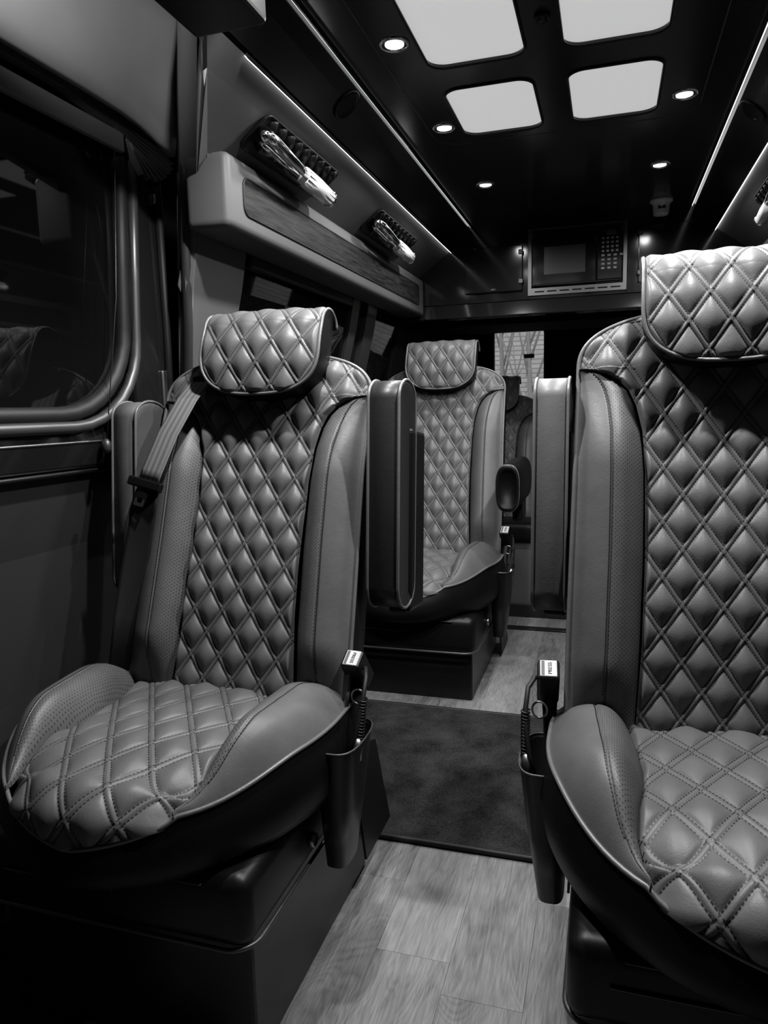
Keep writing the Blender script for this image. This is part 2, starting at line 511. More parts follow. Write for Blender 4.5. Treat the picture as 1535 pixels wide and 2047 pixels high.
def head_piping_mesh():
    x, s, n, l = head_edge(); return tube(back_pt(x*1.008, s-.001, n), .0038, 8, 'piping')

# cushion
CW, CB, CY = .330, .40, -.08
def cush_w(y):
    y = np.asarray(y, float); q = np.clip((CY-y)/CB, 0, 1); return CW*np.sqrt(np.clip(1-q**2, 0, 1))
YQ = np.array([-.415, -.39, -.35, -.29, -.23, -.17, -.10, -.04, .03]); XQ = np.array([.170, .178, .185, .182, .174, .172, .178, .188, .198])
def quil_w(y): return np.interp(y, YQ, XQ)
YT = -.405
CQ = .78
def edge_z(y): return .474 - .040*(1-sstep(-.43, -.22, np.asarray(y, float)))
def cush_prof(l):
    l = np.asarray(l, float); L1 = .448; r = .065
    y = .03 - l; z = np.full_like(l, .474)
    a = np.clip((l-L1)/r, 0, 1.52)
    y2 = .03-L1 - r*np.sin(a); z2 = .474 - r*(1-np.cos(a)); ex = np.clip(l-L1-1.52*r, 0, 1)
    y2 = y2 - ex*math.cos(1.52); z2 = z2 - ex*math.sin(1.52)
    return np.where(l <= L1, y, y2), np.where(l <= L1, z, z2)
CL = .448+.0988+.024
def cush_half(l):
    y, z = cush_prof(l)
    return np.where(y > YT, quil_w(y), .172*(1-(np.clip(.440-z, 0, .0515)/.052)**1.667)+.003)
def cushion_insert_mesh():
    l = np.linspace(0, CL, 300); t = np.linspace(-1, 1, 150)
    Lm = np.repeat(l[:, None], len(t), 1); w = cush_half(l)[:, None]; X = t[None, :]*w
    y, z = cush_prof(Lm); de = (1-np.abs(t[None, :]))*w
    q = quilt_h(X*CQ, Lm*CQ, .0090)*(.12+.88*sstep(0, .01, de)) - .006*(1-sstep(0, .006, de))
    y2, z2 = cush_prof(Lm+.001); dy, dz = y2-y, z2-z; k = np.hypot(dy, dz)+1e-9
    dome = .016*(1-t[None, :]**2)*(1-sstep(.32, .48, Lm))
    fr = sstep(.405, .50, Lm); y = y + fr*.40*(1-np.sqrt(1-(X/.33)**2))
    z = z - .034*np.abs(t[None, :])**2.2*sstep(.33, .435, Lm)*(1-sstep(.50, .56, Lm))
    P = np.stack([X, y+q*(dz/k), z+dome-q*(dy/k)], -1)
    return grid(P, np.stack([X*CQ, Lm*CQ], -1), 'quilt', flip=True)
def cbol(t, y):
    H = .062*sstep(-.43, -.24, y)*(1-.55*sstep(-.10, .03, y)) + .006
    sh = np.where(t < .40, np.clip(1-np.abs(1-t/.40)**2.2, 0, 1), 1-np.clip((t-.40)/.60, 0, 1)**2.4)
    zq = .474 - .034*(1-sstep(-.405, -.30, y)); ze = edge_z(y)
    front = .05*(1-sstep(-.43, -.33, y))
    return (zq+.003)*(1-t)+ze*t + H*sh - .0035*np.exp(-((t-.44)/.018)**2) - .006*(1-sstep(0, .05, t))
def cush_bol_mesh(sgn, t0, t1, mat, nt):
    y = np.linspace(.03, YT-.022, 92); t = np.linspace(t0, t1, nt)
    Y = np.repeat(y[:, None], nt, 1); T = np.repeat(t[None, :], len(y), 0)
    a, b = quil_w(y)[:, None], np.maximum(cush_w(y), quil_w(y)+.003)[:, None]
    X = sgn*(a+T*(b-a))
    return grid(np.stack([X, Y, cbol(T, Y)], -1), np.stack([X, Y], -1), mat, flip=sgn > 0)
def cush_outline():
    y1 = np.linspace(.05, CY, 14); a = np.linspace(0, math.pi, 60)[1:-1]
    x = np.concatenate([np.full(14, CW), CW*np.cos(a), np.full(14, -CW)]); y = np.concatenate([y1, CY-CB*np.sin(a), y1[::-1]])
    return np.stack([x, y], 1)
def front_drop(x, y):      # the piping dives down the front between the bolster tips
    return np.clip(1-np.abs(x)/.172, 0, 1)**.6*.052*(y < -.30)
def skirt_mesh():
    O = cush_outline(); R = []; c = np.array([0, -.16])
    d = O-c; L = np.linalg.norm(d, axis=1, keepdims=True); nrm = d/L
    ez = edge_z(O[:, 1]) - front_drop(O[:, 0], O[:, 1])
    for off, k in ((0, 0), (.010, .18), (.016, .42), (.010, .68), (-.012, .86), (-.045, .97), (-.08, 1.0)):
        Q = O+nrm*off; R.append(np.column_stack([Q, ez*(1-k)+.295*k]))
    return fixn(rings(R, 'dark_leather', True, False, True))
def cush_piping_mesh():
    O = cush_outline(); ez = edge_z(O[:, 1]) - front_drop(O[:, 0], O[:, 1])
    c = np.array([0, -.16]); d = O-c; Q = O+d/np.linalg.norm(d, axis=1, keepdims=True)*.0015
    return tube(np.column_stack([Q, ez+.001]), .0042, 8, 'piping')
def seam_c(sgn):
    y = np.linspace(.01, YT+.035, 50); a, b = quil_w(y), np.maximum(cush_w(y), quil_w(y)+.003)
    return np.column_stack([sgn*(a+.475*(b-a)), y, cbol(np.full(50, .475), y)+.0005])

def dark_copy(me):
    d = me.copy(); d.materials.clear(); d.materials.append(M['mid_leather']); return d
def arm_frame(x0, y0, z0, tilt):
    c, s = math.cos(tilt), math.sin(tilt)
    return lambda a, b, h: (x0+a, y0+b*c+h*s, z0-b*s+h*c)
def armrest_up_mesh():
    """folded-up armrest pad: local a width, b depth, h height; rounded top"""
    prof = []
    D, H = .135, .50
    for k in range(13):
        a = math.pi*k/12; prof.append((D/2*math.cos(a)*1.0, H-.045+.045*math.sin(a)))
    prof = [(D/2, 0.05)] + prof + [(-D/2, .05)]
    for k in range(1, 8):
        a = math.pi*k/8; prof.append((-D/2*math.cos(a), .05-.05*math.sin(a)))
    A = np.array(prof); R = []; c0 = np.array([0, .25])
    for x, ins in ((-.030, .022), (-.035, .008), (-.034, 0), (.034, 0), (.035, .008), (.030, .022)):
        d = A-c0; L = np.linalg.norm(d, axis=1, keepdims=True); Q = A-d/L*ins
        R.append(np.column_stack([np.full(len(Q), x), Q]))
    return fixn(rings(R, 'leather', True, True, True)), A
def arm_pipe(A, x):
    return tube(np.column_stack([np.full(len(A), x), A*[[1.01, 1.002]]]), .0035, 6, 'piping', closed=True)

def stitch_dots(P, mat='rubber', every=1):
    """run of separate thread stitches along a line of points, joined into one mesh"""
    P = np.asarray(P); seg = np.linalg.norm(np.diff(P, axis=0), axis=1); L = np.concatenate([[0], np.cumsum(seg)])
    bm = bmesh.new(); d = 0.004
    while d < L[-1]-.004:
        p = [np.interp(d+k, L, P[:, i]) for k in (0,) for i in range(3)]; q = [np.interp(d+.0035, L, P[:, i]) for i in range(3)]
        v = Vector(q)-Vector(p)
        box_bm(bm, (Vector(p)+Vector(q))/2, (.0016, .0036, .0012), 0, 1, v.to_track_quat('Y', 'Z').to_matrix())
        d += .0065
    me = bpy.data.meshes.new('mesh'); bm.to_mesh(me); bm.free(); me.materials.append(M[mat]); return me

def webbing_mesh(path, width, mat, tw=None):
    P = [Vector(p) for p in path]; n = len(P); rowsv = []; uv = []; d = 0
    for k in range(n):
        tg = (P[min(k+1, n-1)]-P[max(k-1, 0)]).normalized()
        side = tw[k] if tw else Vector((1, 0, 0)); side = (Vector(side)-Vector(side).dot(tg)*tg).normalized()
        if k: d += (P[k]-P[k-1]).length
        rowsv.append([P[k]+side*width*(j/8-.5) for j in range(9)]); uv.append([(j/8, d) for j in range(9)])
    me = grid(np.array([[tuple(v) for v in r] for r in rowsv]), np.array(uv), mat)
    bm = bmesh.new(); bm.from_mesh(me); r = bmesh.ops.solidify(bm, geom=bm.faces[:], thickness=.0016); bm.to_mesh(me); bm.free(); return me

def back_panels(): return [MESH.get(('bp', -1)), MESH.get(('bp', 1))]
def lean_back(o, deg, dx=0.0):
    p = Vector((0, 0, ZB)); Rm = Matrix.Rotation(math.radians(-deg), 3, 'X')
    o.matrix_basis = (Matrix.Translation(p + Vector((dx, 0, 0))) @ Rm.to_4x4() @ Matrix.Translation(-p)) @ o.matrix_basis
def captain_chair(loc, label, arm_l=None, arm_r=None, buckle=None, belt=False, base=True, stitches=True, lean=0.0, tall=1.0, dx=0.0, k=1.0, hx=0.0):
    c = empty('captain_chair', loc, label, 'chair', None); c.scale = (k, k, k*tall); zlow = -loc[2]/(k*tall)
    def add(name, key, fn, parent=c, lab=None):
        o = link(name, cached(key, fn), parent)
        if lab: o['label'] = lab
        return o
    # cushion
    add('cushion_insert', 'ci', cushion_insert_mesh, c, 'diamond quilted leather cushion centre')
    for s in (-1, 1):
        pf = add('perforated_panel', ('cp', s), lambda: cush_bol_mesh(s, 0, .46, 'perf', 26), c, 'perforated leather inner side of cushion bolster')
        bo = add('cushion_bolster', ('cb', s), lambda: cush_bol_mesh(s, .46, 1, 'leather', 26))
        if stitches: tag(add('stitching', ('cs', s), lambda: stitch_dots(seam_c(s)), bo), kind='stuff')
    sk = add('cushion_skirt', 'sk', skirt_mesh, c, 'black leather side of cushion')
    add('piping', 'cpip', cush_piping_mesh, sk)
    # back
    sh = add('backrest_shell', 'bs', back_shell_mesh, c, 'black leather back and sides of backrest')
    add('piping', 'bpip', piping_back_mesh, sh)
    add('backrest_insert', 'bi', back_insert_mesh, c, 'diamond quilted leather backrest centre')
    for s in (-1, 1):
        add('perforated_panel', ('bp', s), lambda: bolster_mesh(s, 0, .46, 'perf', 30), c, 'perforated leather inner side of back bolster')
        bo = add('backrest_bolster', ('bb', s), lambda: bolster_mesh(s, .46, 1, 'leather', 26))
        if stitches: tag(add('stitching', ('bst', s), lambda: stitch_dots(curve_on(.485, s, .03, .645, .0006)), bo), kind='stuff')
    hr = add('headrest', 'hr', head_mesh, c, 'diamond quilted leather headrest flap')
    add('headrest_core', 'hb', head_body_mesh, hr)
    add('piping', 'hp', head_piping_mesh, hr)
    for o in list(c.children):      # recline of this chair's back
        if o.name.split('.')[0] in ('backrest_shell', 'backrest_insert', 'backrest_bolster', 'headrest') or o.data in back_panels():
            lean_back(o, lean, dx)
    hr.location.x += hx
    # armrests folded up beside the back
    for side, kind in ((-1, arm_l), (1, arm_r)):
        if kind == 'up':
            me, A = MESH.get('arm') or (None, None)
            if me is None: MESH['arm'] = (me, A) = armrest_up_mesh()
            xo = (.331 if side > 0 else -.316) + dx
            a = link('armrest', me if (side < 0 or not belt) else cached('armdark', lambda: dark_copy(me)), c, (xo, .125, .655)); a.rotation_euler = (-math.radians(6), 0, 0)
            if side < 0: a.scale = (.95, 1, .94)
            for x in (-.034, .034): link('piping', cached(('ap', x), lambda: arm_pipe(A, x)), a)
            hg = link('hinge_cover', cached('hinge', lambda: box2((-.018, .03, -.02), (.036, .16, .40), 'plastic', .012, 3)), a)
        elif kind == 'down':
            def pad():
                pr = np.array([(0.044*math.cos(t), .085*math.sin(t)) for t in np.linspace(0, 2*math.pi, 28, endpoint=False)])
                pr = np.sign(pr)*np.abs(pr/[.044, .085])**.7*[.044, .085]; R = []
                for y, k in ((-.330, .72), (-.345, .8), (-.345, .93), (-.335, 1.), (-.15, 1.), (.08, 1.), (.10, .9), (.10, .5)):
                    R.append(np.column_stack([pr[:, 0]*k, np.full(28, y), pr[:, 1]*k]))
                return fixn(rings(R, 'dark_leather', True, True, True))
            a = link('armrest', cached('armd', pad), c, (side*.345+dx, .02, .775))
            link('piping', cached('armdp', lambda: tube([(math.copysign(abs(math.cos(t))**.7*.041, math.cos(t)), -.338, math.copysign(abs(math.sin(t))**.7*.081, math.sin(t))) for t in np.linspace(0, 2*math.pi, 40, endpoint=False)], .003, 6, 'piping', True)), a)
            link('armrest_support', cached('arms', lambda: box2((-.02, -.05, -.16), (.02, .10, -.05), 'plastic', .01, 2)), a)
    # base
    if base:
        b = add('base_cover', 'bc', lambda: box2((-.282, -.40, .185), (.282, .24, .32), 'plastic', .03, 4, True), c, 'black plastic seat pedestal cover')
        bead = []
        for p in rrect(.568, .644, .05, 8): bead.append((p[0], p[1]-.08, .190))
        link('edge_trim', cached('bt', lambda: tube(bead, .0045, 8, 'bead', True)), b)
        link('recess_trim', cached('bt2', lambda: boxes([((-.10, -.4025, .262), (.24, .006, .004)), ((-.0, -.4025, .305), (.40, .006, .004))], 'bead', .0015, 1)), b)
        def knob():
            R = []
            for x, r in ((.280, .015), (.292, .015), (.294, .012), (.292, .008), (.292, .001)):
                R.append(np.array([(x, -.13+r*math.cos(t), .235+r*math.sin(t)) for t in np.linspace(0, 2*math.pi, 20, endpoint=False)]))
            return fixn(rings(R, 'steel', True, True, True))
        link('release_knob', cached('kn', knob), b)
        add('pedestal', ('pd', k), lambda: box2((-.265, -.36, zlow), (.265, .25, .20), 'satin', .008, 2), c)
        for s in (-1, 1):
            def shield():
                R = []
                for x in (.0, .006):
                    R.append(np.array([(s*(.290+x+e), y, z) for y, z, e in ((.10, .27, 0), (.20, .29, 0), (.26, .27, 0), (.30, .14, .004), (.335, .02, .01), (.14, .02, .01))]))
                return fixn(rings(R, 'plastic', True, True, True, False))
            add('side_shield', ('sh', s), shield)
    if buckle:
        s = buckle; kids = set(c.children)
        def pouch():
            R = []
            for z, k, off in ((.17, .55, .012), (.30, .8, .006), (.43, 1.0, 0), (.436, 1.03, 0), (.43, .95, 0), (.33, .72, .006)):
                R.append(np.array([(s*(.296+off*-1) + .045*k*math.copysign(abs(math.cos(t))**.6, math.cos(t)), -.07+.085*k*math.copysign(abs(math.sin(t))**.7, math.sin(t)), z) for t in np.linspace(0, 2*math.pi, 36, endpoint=False)]))
            return fixn(rings(R, 'satin', True, True, True))
        p = add('side_pocket', ('po', s), pouch, c, 'open black pocket on side of cushion')
        link('rim_trim', cached(('pr', s), lambda: tube([(s*.296+.0465*math.copysign(abs(math.cos(t))**.6, math.cos(t)), -.07+.0875*math.copysign(abs(math.sin(t))**.7, math.sin(t)), .436) for t in np.linspace(0, 2*math.pi, 40, endpoint=False)], .0022, 6, 'bead', True)), p)
        bk = link('buckle', cached(('bk', s), lambda: boxes([((0, 0, -.035), (.042, .044, .085))], 'plastic', .005, 2)), c, (s*.297, -.005, .572))
        bk.rotation_euler = (math.radians(36), 0, math.radians(-6*s))
        link('release_button', cached(('rb', s), lambda: box2((-.016, -.018, .006), (.016, .018, .0095), 'label', .001, 1)), bk)['label'] = 'pale label on buckle reading PRESS'
        tx = link('lettering', cached('txt', lambda: text_mesh('PRESS', .0105)), bk, (0.003, 0, .0100)); tx.rotation_euler = (0, 0, math.radians(90) if s < 0 else math.radians(-90))
        link('slot', cached('slot', lambda: box2((-.0135, -.016, .0093), (-.0075, .016, .0101), 'ink')), bk)
        add('buckle_stalk', ('st', s), lambda: tube([(s*.297, .045, .545), (s*.297, .030, .51), (s*.295, .01, .47), (s*.292, -.01, .40), (s*.285, -.02, .33)], [.018, .016, .013, .012, .012], 10, 'rubber'))
        def cord():
            p = []
            o = s*.315
            p += [(o-s*.012, .02, .55), (o+s*.008, .0, .555), (o+s*.018, -.03, .545), (o+s*.020, -.055, .515)]
            return tube(p + [(o+s*.018, -.07, .48), (o+s*.010, -.085, .435), (o+s*.0, -.09, .40)], .0048, 8, 'rubber')
        cd = add('cable', ('co', s), cord)
        def sleeve():
            pts = []
            for k in range(200):
                f = k/199; a = f*2*math.pi*13
                cx, cy, cz = s*(.335-.002*f), -.055-.022*f, .512-.075*f
                pts.append((cx+.0072*math.cos(a), cy+.0072*math.sin(a), cz))
            return tube(pts, .0021, 6, 'satin')
        link('coiled_sleeve', cached(('sl', s), sleeve), cd)
        link('cable_plug', cached(('pl', s), lambda: tube([(s*.331, -.079, .437), (s*.329, -.083, .42), (s*.328, -.086, .395)], [.008, .011, .011], 10, 'steel')), cd)
        link('cable_ring', cached(('ri', s), lambda: tube([(s*(.312)+.014*math.cos(t), -.022, .50+.016*math.sin(t)) for t in np.linspace(0, 2*math.pi, 20, endpoint=False)], .0022, 6, 'steel', True)), cd)
    if buckle:
        for o in set(c.children)-kids: o.location.x += s*.042
    if belt:
        n_before = set(c.children)
        def bp(x, s, n): return Vector(back_pt(x, s, n).tolist())
        pth = [bp(-.150, .702, .022), bp(-.158, .69, .036), bp(-.172, .64, .060), bp(-.197, .55, .082), bp(-.220, .46, .090), bp(-.228, .43, .090)]
        bw = link('seat_belt', webbing_mesh(pth, .064, 'web', [(1, -.15, 0)]*6), c); bw['label'] = 'pale grey seat belt webbing'
        pth2 = [bp(-.229, .425, .086), bp(-.240, .36, .075), bp(-.255, .25, .060), bp(-.268, .12, .045), bp(-.278, -.02, .03)]
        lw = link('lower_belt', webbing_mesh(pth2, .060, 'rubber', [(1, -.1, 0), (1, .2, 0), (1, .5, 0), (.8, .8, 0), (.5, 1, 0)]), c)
        tl = link('belt_tongue', boxes([((0, 0, 0), (.088, .016, .022)), ((0, .0, -.028), (.030, .003, .014))], 'plastic', .004, 2), c, bp(-.229, .425, .098)); tl.rotation_euler = (-TH, math.radians(14), 0)
        link('metal_blade', frame2d(rrect(.026, .034, .004), rrect(.014, .018, .003), lambda a, b, d: (a, -.001+d, -.036+b), .002, 'steel'), tl)
        gd = link('belt_guide', boxes([((0, 0, 0), (.078, .020, .018))], 'plastic', .005, 2), c, bp(-.148, .706, .022)); gd.rotation_euler = (-TH, math.radians(-6), 0)
        for o in set(c.children)-n_before: lean_back(o, lean, dx)
    return c

# ================================================================== SETTING
ZC, YE, YF = 1.90, 3.38, -1.1
def st(name, me, kind='structure', loc=None, parent=None):
    o = link(name, me, parent, loc)
    if kind and parent is None: o['kind'] = kind
    return o

# floor: subfloor with planks
fl = st('floor', box2((-1.05, YF, -.06), (1.05, 4.5, -.006), 'black'))
PW, PL = .152, .92
pm = box2((-PW/2+.0002, -PL/2+.0002, -.006), (PW/2-.0002, PL/2-.0002, 0), 'plank', .0002, 1)
random.seed(4)
for i in range(-5, 5):
    off = random.uniform(0, PL)
    for j in range(0, 6):
        y = -.25 + off + j*PL
        if y-PL/2 > 4.4: continue
        link('plank', pm, fl, ((i+.5)*PW+.02, y, 0))
th = st('trim_1', box2((-1.0, 3.49, 0), (1.0, 3.53, .012), 'satin', .005, 2))

# side walls: profile extruded along y
def loft_panel(A, B, mat, th=.02, smooth=False):
    """panel between two 3D polylines with outward thickness"""
    A, B = np.array(A, float), np.array(B, float); o = np.array([-th, .0, .0])
    K = 1 if not smooth else 6
    return fixn(rings([np.concatenate([A*(1-k/K)+B*k/K, (A*(1-k/K)+B*k/K)[::-1]+o]) for k in range(K+1)], mat, True, True, True, smooth))

def wall_strip(prof, y0, y1, mat, th=.03):
    """prof: list of (x,z) inner faces; builds a skin with thickness outward"""
    sg = -1 if prof[0][0] < 0 else 1
    R = []
    for y in (y0, y1):
        R.append(np.array([(x, y, z) for x, z in prof] + [(x+sg*th, y, z) for x, z in prof[::-1]]))
    return fixn(rings(R, mat, True, True, True, False))
UP = [(.555, 1.795), (.61, 1.757), (.67, 1.713), (.725, 1.672), (.765, 1.61), (.785, 1.575)]
MID = [(.785, 1.575), (.815, 1.42), (.858, 1.25), (.905, 1.05)]
LOW = [(.905, 1.05), (.95, .98), (.99, .85), (1.0, .5), (.99, 0)]
def sx(p, s): return [(s*a, b) for a, b in p]
for s, nm in ((-1, 'left'), (1, 'right')):
    if s < 0:
        ys = [1.265, 1.355, 1.452, 1.54, 1.585, 1.60]
        w = st('wall_left', loft_panel([(-a, y, z) for (a, z), y in zip(UP, ys)], [(-a, YE, z) for a, z in UP], 'vinyl'))
    else: w = st('wall_right', wall_strip(UP, YF, YE, 'vinyl'))
    st('lower_panel', wall_strip(sx(LOW, s), 1.58 if s < 0 else YF, 4.40, 'dvinyl'), parent=w)
    if s > 0: st('window_pillar', wall_strip(sx(MID, s), YF, .9, 'vinyl'), parent=w)
    st('window_pillar', wall_strip(sx(MID, s), 2.72, 2.80, 'dvinyl'), parent=w)
    st('window_pillar', wall_strip(sx(MID, s), 2.90, 3.02, 'dvinyl'), parent=w)
    st('rear_panel', wall_strip(sx(UP+MID[1:], s), YE, 4.40, 'black'), parent=w)
    # window glass in the gaps
    n0 = 2 if s < 0 else 4
    y0 = 1.84 if s < 0 else .9
    st('window_%d' % n0, wall_strip(sx([(a+.012, b) for a, b in MID], s), y0, 2.72, 'glass', .004))
    st('window_%d' % (n0+1), wall_strip(sx([(a+.012, b) for a, b in MID], s), 3.02, YE, 'glass', .004))
    st('trim_%d' % (4 if s < 0 else 5), wall_strip(sx([(a+.02, b) for a, b in MID], s), 2.80, 2.90, 'black', .004))

# the sliding door on the left, in front of the trimmed wall
DX = -.93
wd_ = st('door_1', wall_strip([(-.985, .965), (-1.02, .80), (-1.03, .5), (-1.02, 0)], -.6, 1.585, 'dvinyl'))
HP = []
for y, d, zl in ((-.6, 0, 1.737), (1.30, 0, 1.737), (1.42, .001, 1.735), (1.49, .003, 1.728), (1.54, .008, 1.712), (1.575, .015, 1.690)):
    A = [(-.765+d*0, y, 2.03), (-.800+d*.6, y+d*.3, 1.93), (-.826+d*.9, y+d*.5, 1.84), (-.843+d, y+d*.6, zl+.04), (-.850+d, y+d*.6, zl)]
    HP.append(np.array(A + [(a-.02, b, c) for a, b, c in A[::-1]]))
st('header_panel', fixn(rings(HP, 'lit_vinyl', True, True, True, True)), parent=wd_)
st('lower_frame', wall_strip([(-.945, 1.075), (-.935, 1.035), (-.95, .985), (-.985, .965)], -.6, 1.60, 'gloss'), parent=wd_)
st('sill_trim', tube([(-.965, -.6, .968), (-.967, 1.46, .970), (-.965, 1.55, .985), (-.945, 1.62, 1.03)], .006, 8, 'dsteel'), parent=wd_)
st('sill_bead', tube([(-.938, -.6, 1.035), (-.938, 1.38, 1.035), (-.938, 1.53, 1.06), (-.938, 1.60, 1.13)], .004, 8, 'dsteel'), parent=wd_)
st('jamb', box2((-1.0, 1.50, .90), (-.925, 1.66, 1.78), 'gloss', .008, 2), parent=wd_)
st('jamb_seal', tube([(-.918, 1.62, .95), (-.918, 1.63, 1.3), (-.915, 1.62, 1.74)], .010, 8, 'rubber'), parent=wd_)
st('latch_plate', box2((-.93, 1.60, 1.10), (-.917, 1.63, 1.20), 'steel', .003, 1), parent=wd_)
st('latch_plate', box2((-.93, 1.61, 1.60), (-.915, 1.64, 1.625), 'steel', .003, 1), parent=wd_)
w1 = st('window_1', box2((-.955, -.6, 1.03), (-.948, 1.56, 1.76), 'glass'))
bead = [(-.93, -.6, 1.068), (-.93, 1.28, 1.068)]
for k in range(1, 9):
    a = math.pi/2*k/8; bead.append((-.93, 1.28+.235*math.sin(a), 1.068+.20*(1-math.cos(a))))
bead += [(-.93, 1.525, 1.40), (-.925, 1.545, 1.75)]
st('window_bead', tube(bead, .013, 10, 'bead'), parent=w1)
st('window_seal', tube([(x-.012, y-.03, z+.025) for x, y, z in bead], .018, 10, 'rubber'), parent=w1)
# door pillar welt
welt = [(-.762, 1.56, 2.02), (-.79, 1.57, 1.93), (-.80, 1.575, 1.80), (-.808, 1.58, 1.66), (-.822, 1.585, 1.50), (-.850, 1.62, 1.30), (-.905, 1.68, 1.05), (-.955, 1.69, .95)]
st('trim_2', tube(welt, .012, 10, 'dvinyl'))
EW = [(-.64, 1.33, 2.04), (-.61, 1.31, 1.92), (-.575, 1.285, 1.83), (-.555, 1.265, 1.795), (-.61, 1.355, 1.757), (-.67, 1.452, 1.713), (-.725, 1.54, 1.672), (-.765, 1.585, 1.61), (-.785, 1.60, 1.575), (-.815, 1.605, 1.42), (-.858, 1.64, 1.25), (-.905, 1.68, 1.05)]
WW = [(-.765, 1.565, 2.04), (-.782, 1.57, 1.95), (-.79, 1.572, 1.90), (-.797, 1.575, 1.84), (-.803, 1.578, 1.77), (-.807, 1.58, 1.71), (-.812, 1.582, 1.65), (-.818, 1.585, 1.58), (-.823, 1.585, 1.52), (-.832, 1.588, 1.40), (-.868, 1.64, 1.25), (-.915, 1.69, 1.05)]
st('trim_3', loft_panel(WW, EW, 'vinyl', .02, True))
st('front_pillar', loft_panel(EW[8:], [(x, 1.845, z) for x, y, z in EW[8:]], 'vinyl'), parent=bpy.data.objects['wall_left'])

# overhead box behind the front bulkhead
st('trim_6', box2((-.580, .45, 1.762), (-.435, 1.265, 2.05), 'plastic', .010, 3))

# ceiling
def rr_at(x0, x1, y0, y1, r, n=8): return [(px+(x0+x1)/2, py+(y0+y1)/2) for px, py in rrect(x1-x0, y1-y0, r, n)]
holes = []
for x0, x1 in ((-.278, -.048), (.034, .262)):
    for y0, y1 in ((.98, 1.842), (1.962, 2.305)): holes.append(rr_at(x0, x1, y0, y1, .045))
ce = st('ceiling', holed([(-.452, YF), (.452, YF), (.452, YE), (-.452, YE)], holes, ZC, ZC+.007, 'ceil'))
for hp in holes:
    xs = [p[0] for p in hp]; ys = [p[1] for p in hp]
    pn = st('skylight_pane', box2((min(xs)-.01, min(ys)-.01, ZC+.0075), (max(xs)+.01, max(ys)+.01, ZC+.013), 'pane'), parent=ce)
    pn['label'] = 'bright frosted skylight pane'
    st('skylight_rim', tube([(p[0], p[1], ZC-.001) for p in hp], .004, 6, 'satin', True), parent=ce)
st('panel_seam', tube([(p[0], p[1], ZC+.0002) for p in rr_at(-.372, .372, .62, 2.36, .09, 10)], .0014, 6, 'bead', True), parent=ce)
st('roof_skin', box2((-1.05, YF, ZC+.16), (1.05, 4.5, ZC+.20), 'black'), parent=ce)
for s, nm in ((-1, 7), (1, 8)):
    cv = st('trim_%d' % nm, wall_strip(sx([(.462, 1.905), (.470, 1.888), (.500, 1.862), (.545, 1.828), (.560, 1.815)], s), 1.27 if s < 0 else YF, YE, 'ceil', .02))
    st('channel_lip', box2((min(s*.452, s*.456), YF+.02, 1.884), (max(s*.452, s*.456), YE-.002, 1.8955), 'ceil'), parent=cv)
    st('light_strip', box2((min(s*.4605, s*.4615), .95, 1.890), (max(s*.4605, s*.4615), YE-.004, 1.8985), 'strip'), parent=cv)
    dn = Vector((s*.81, 0, -.59)); nr = Vector((-s*.59, 0, -.81)); pc = Vector((s*.556, 0, 1.7945))
    for nm2, mt2, o0, o1, h0, h1 in (('light_strip', 'wall_strip', 0, .0008, .001, .008), ('channel_lip', 'ceil', -.006, -.0004, -.001, .0095)):
        y0 = 1.41
        R = [np.array([tuple(pc+dn*a+nr*b+Vector((0, y, 0))) for a, b in ((o0, h0), (o1, h0), (o1, h1), (o0, h1))]) for y in (y0, YE-.003)]
        st(nm2, fixn(rings(R, mt2, True, True, True, False)), parent=cv)
st('wall_front', box2((-1.05, YF-.04, 0), (1.05, YF, 2.1), 'black'))
# fill between roof and wall tops
for s, nm in ((-1, 9), (1, 10)):
    st('trim_%d' % nm, box2((s*1.09-.02, YF, -.05), (s*1.09+.02, 4.5, 2.06), 'black'))

# rear wall with two windows
def on_rear(a, b, c): return (a, 4.36+c, b)
WZ0, WZ1 = 1.02, 1.525
rw = st('wall_rear', None or boxes([((0, 4.38, .51), (2.1, .04, 1.02)), ((0, 4.38, 1.80), (2.1, .04, .55)), ((-.78, 4.38, 1.27), (.55, .04, .51)), ((.78, 4.38, 1.27), (.55, .04, .51)), ((0, 4.38, 1.27), (.43, .04, .51))], 'black'))
for k, x0 in enumerate((-.505, .215)):
    wo = [(p[0]+x0+.145, p[1]+(WZ0+WZ1)/2) for p in rrect(.31, .525, .004, 6)]; wi = [(p[0]+x0+.145, p[1]+(WZ0+WZ1)/2) for p in rrect(.286, .505, .02, 6)]
    w = st('window_%d' % (6+k), box2((x0-.01, 4.372, WZ0-.01), (x0+.30, 4.376, WZ1+.01), 'clear'))
    st('window_frame', frame2d(wo, wi, lambda a, b, c: (a, 4.352+c, b), .012, 'rubber'), parent=w)

# ================================================================== THINGS ON CEILING AND WALLS
def downlight(x, y, label):
    d = empty('downlight', (x, y, ZC), label, 'ceiling light', 'round downlights in the ceiling')
    def ring():
        R = []
        for r, z in ((.034, 0), (.034, -.003), (.030, -.0055), (.027, -.003), (.0255, -.001)):
            R.append(np.array([(r*math.cos(a), r*math.sin(a), z) for a in np.linspace(0, 2*math.pi, 32, endpoint=False)]))
        return fixn(rings(R, 'chrome', True, False, False))
    link('trim_ring', cached('dl', ring), d)
    link('lens', cached('dlens', lambda: tube([(0, 0, -.0005), (0, 0, -.0025)], .0215, 24, 'lens')), d)
    ld = bpy.data.lights.new('downlight_beam', 'SPOT'); ld.energy = SPOT_W*(1.0 if y < 1.5 else .42); ld.shadow_soft_size = .022
    ld.spot_size = math.radians(164); ld.spot_blend = .7
    lo = bpy.data.objects.new('downlight_beam', ld); COL.objects.link(lo); lo.parent = d; lo.location = (0, 0, -.012)
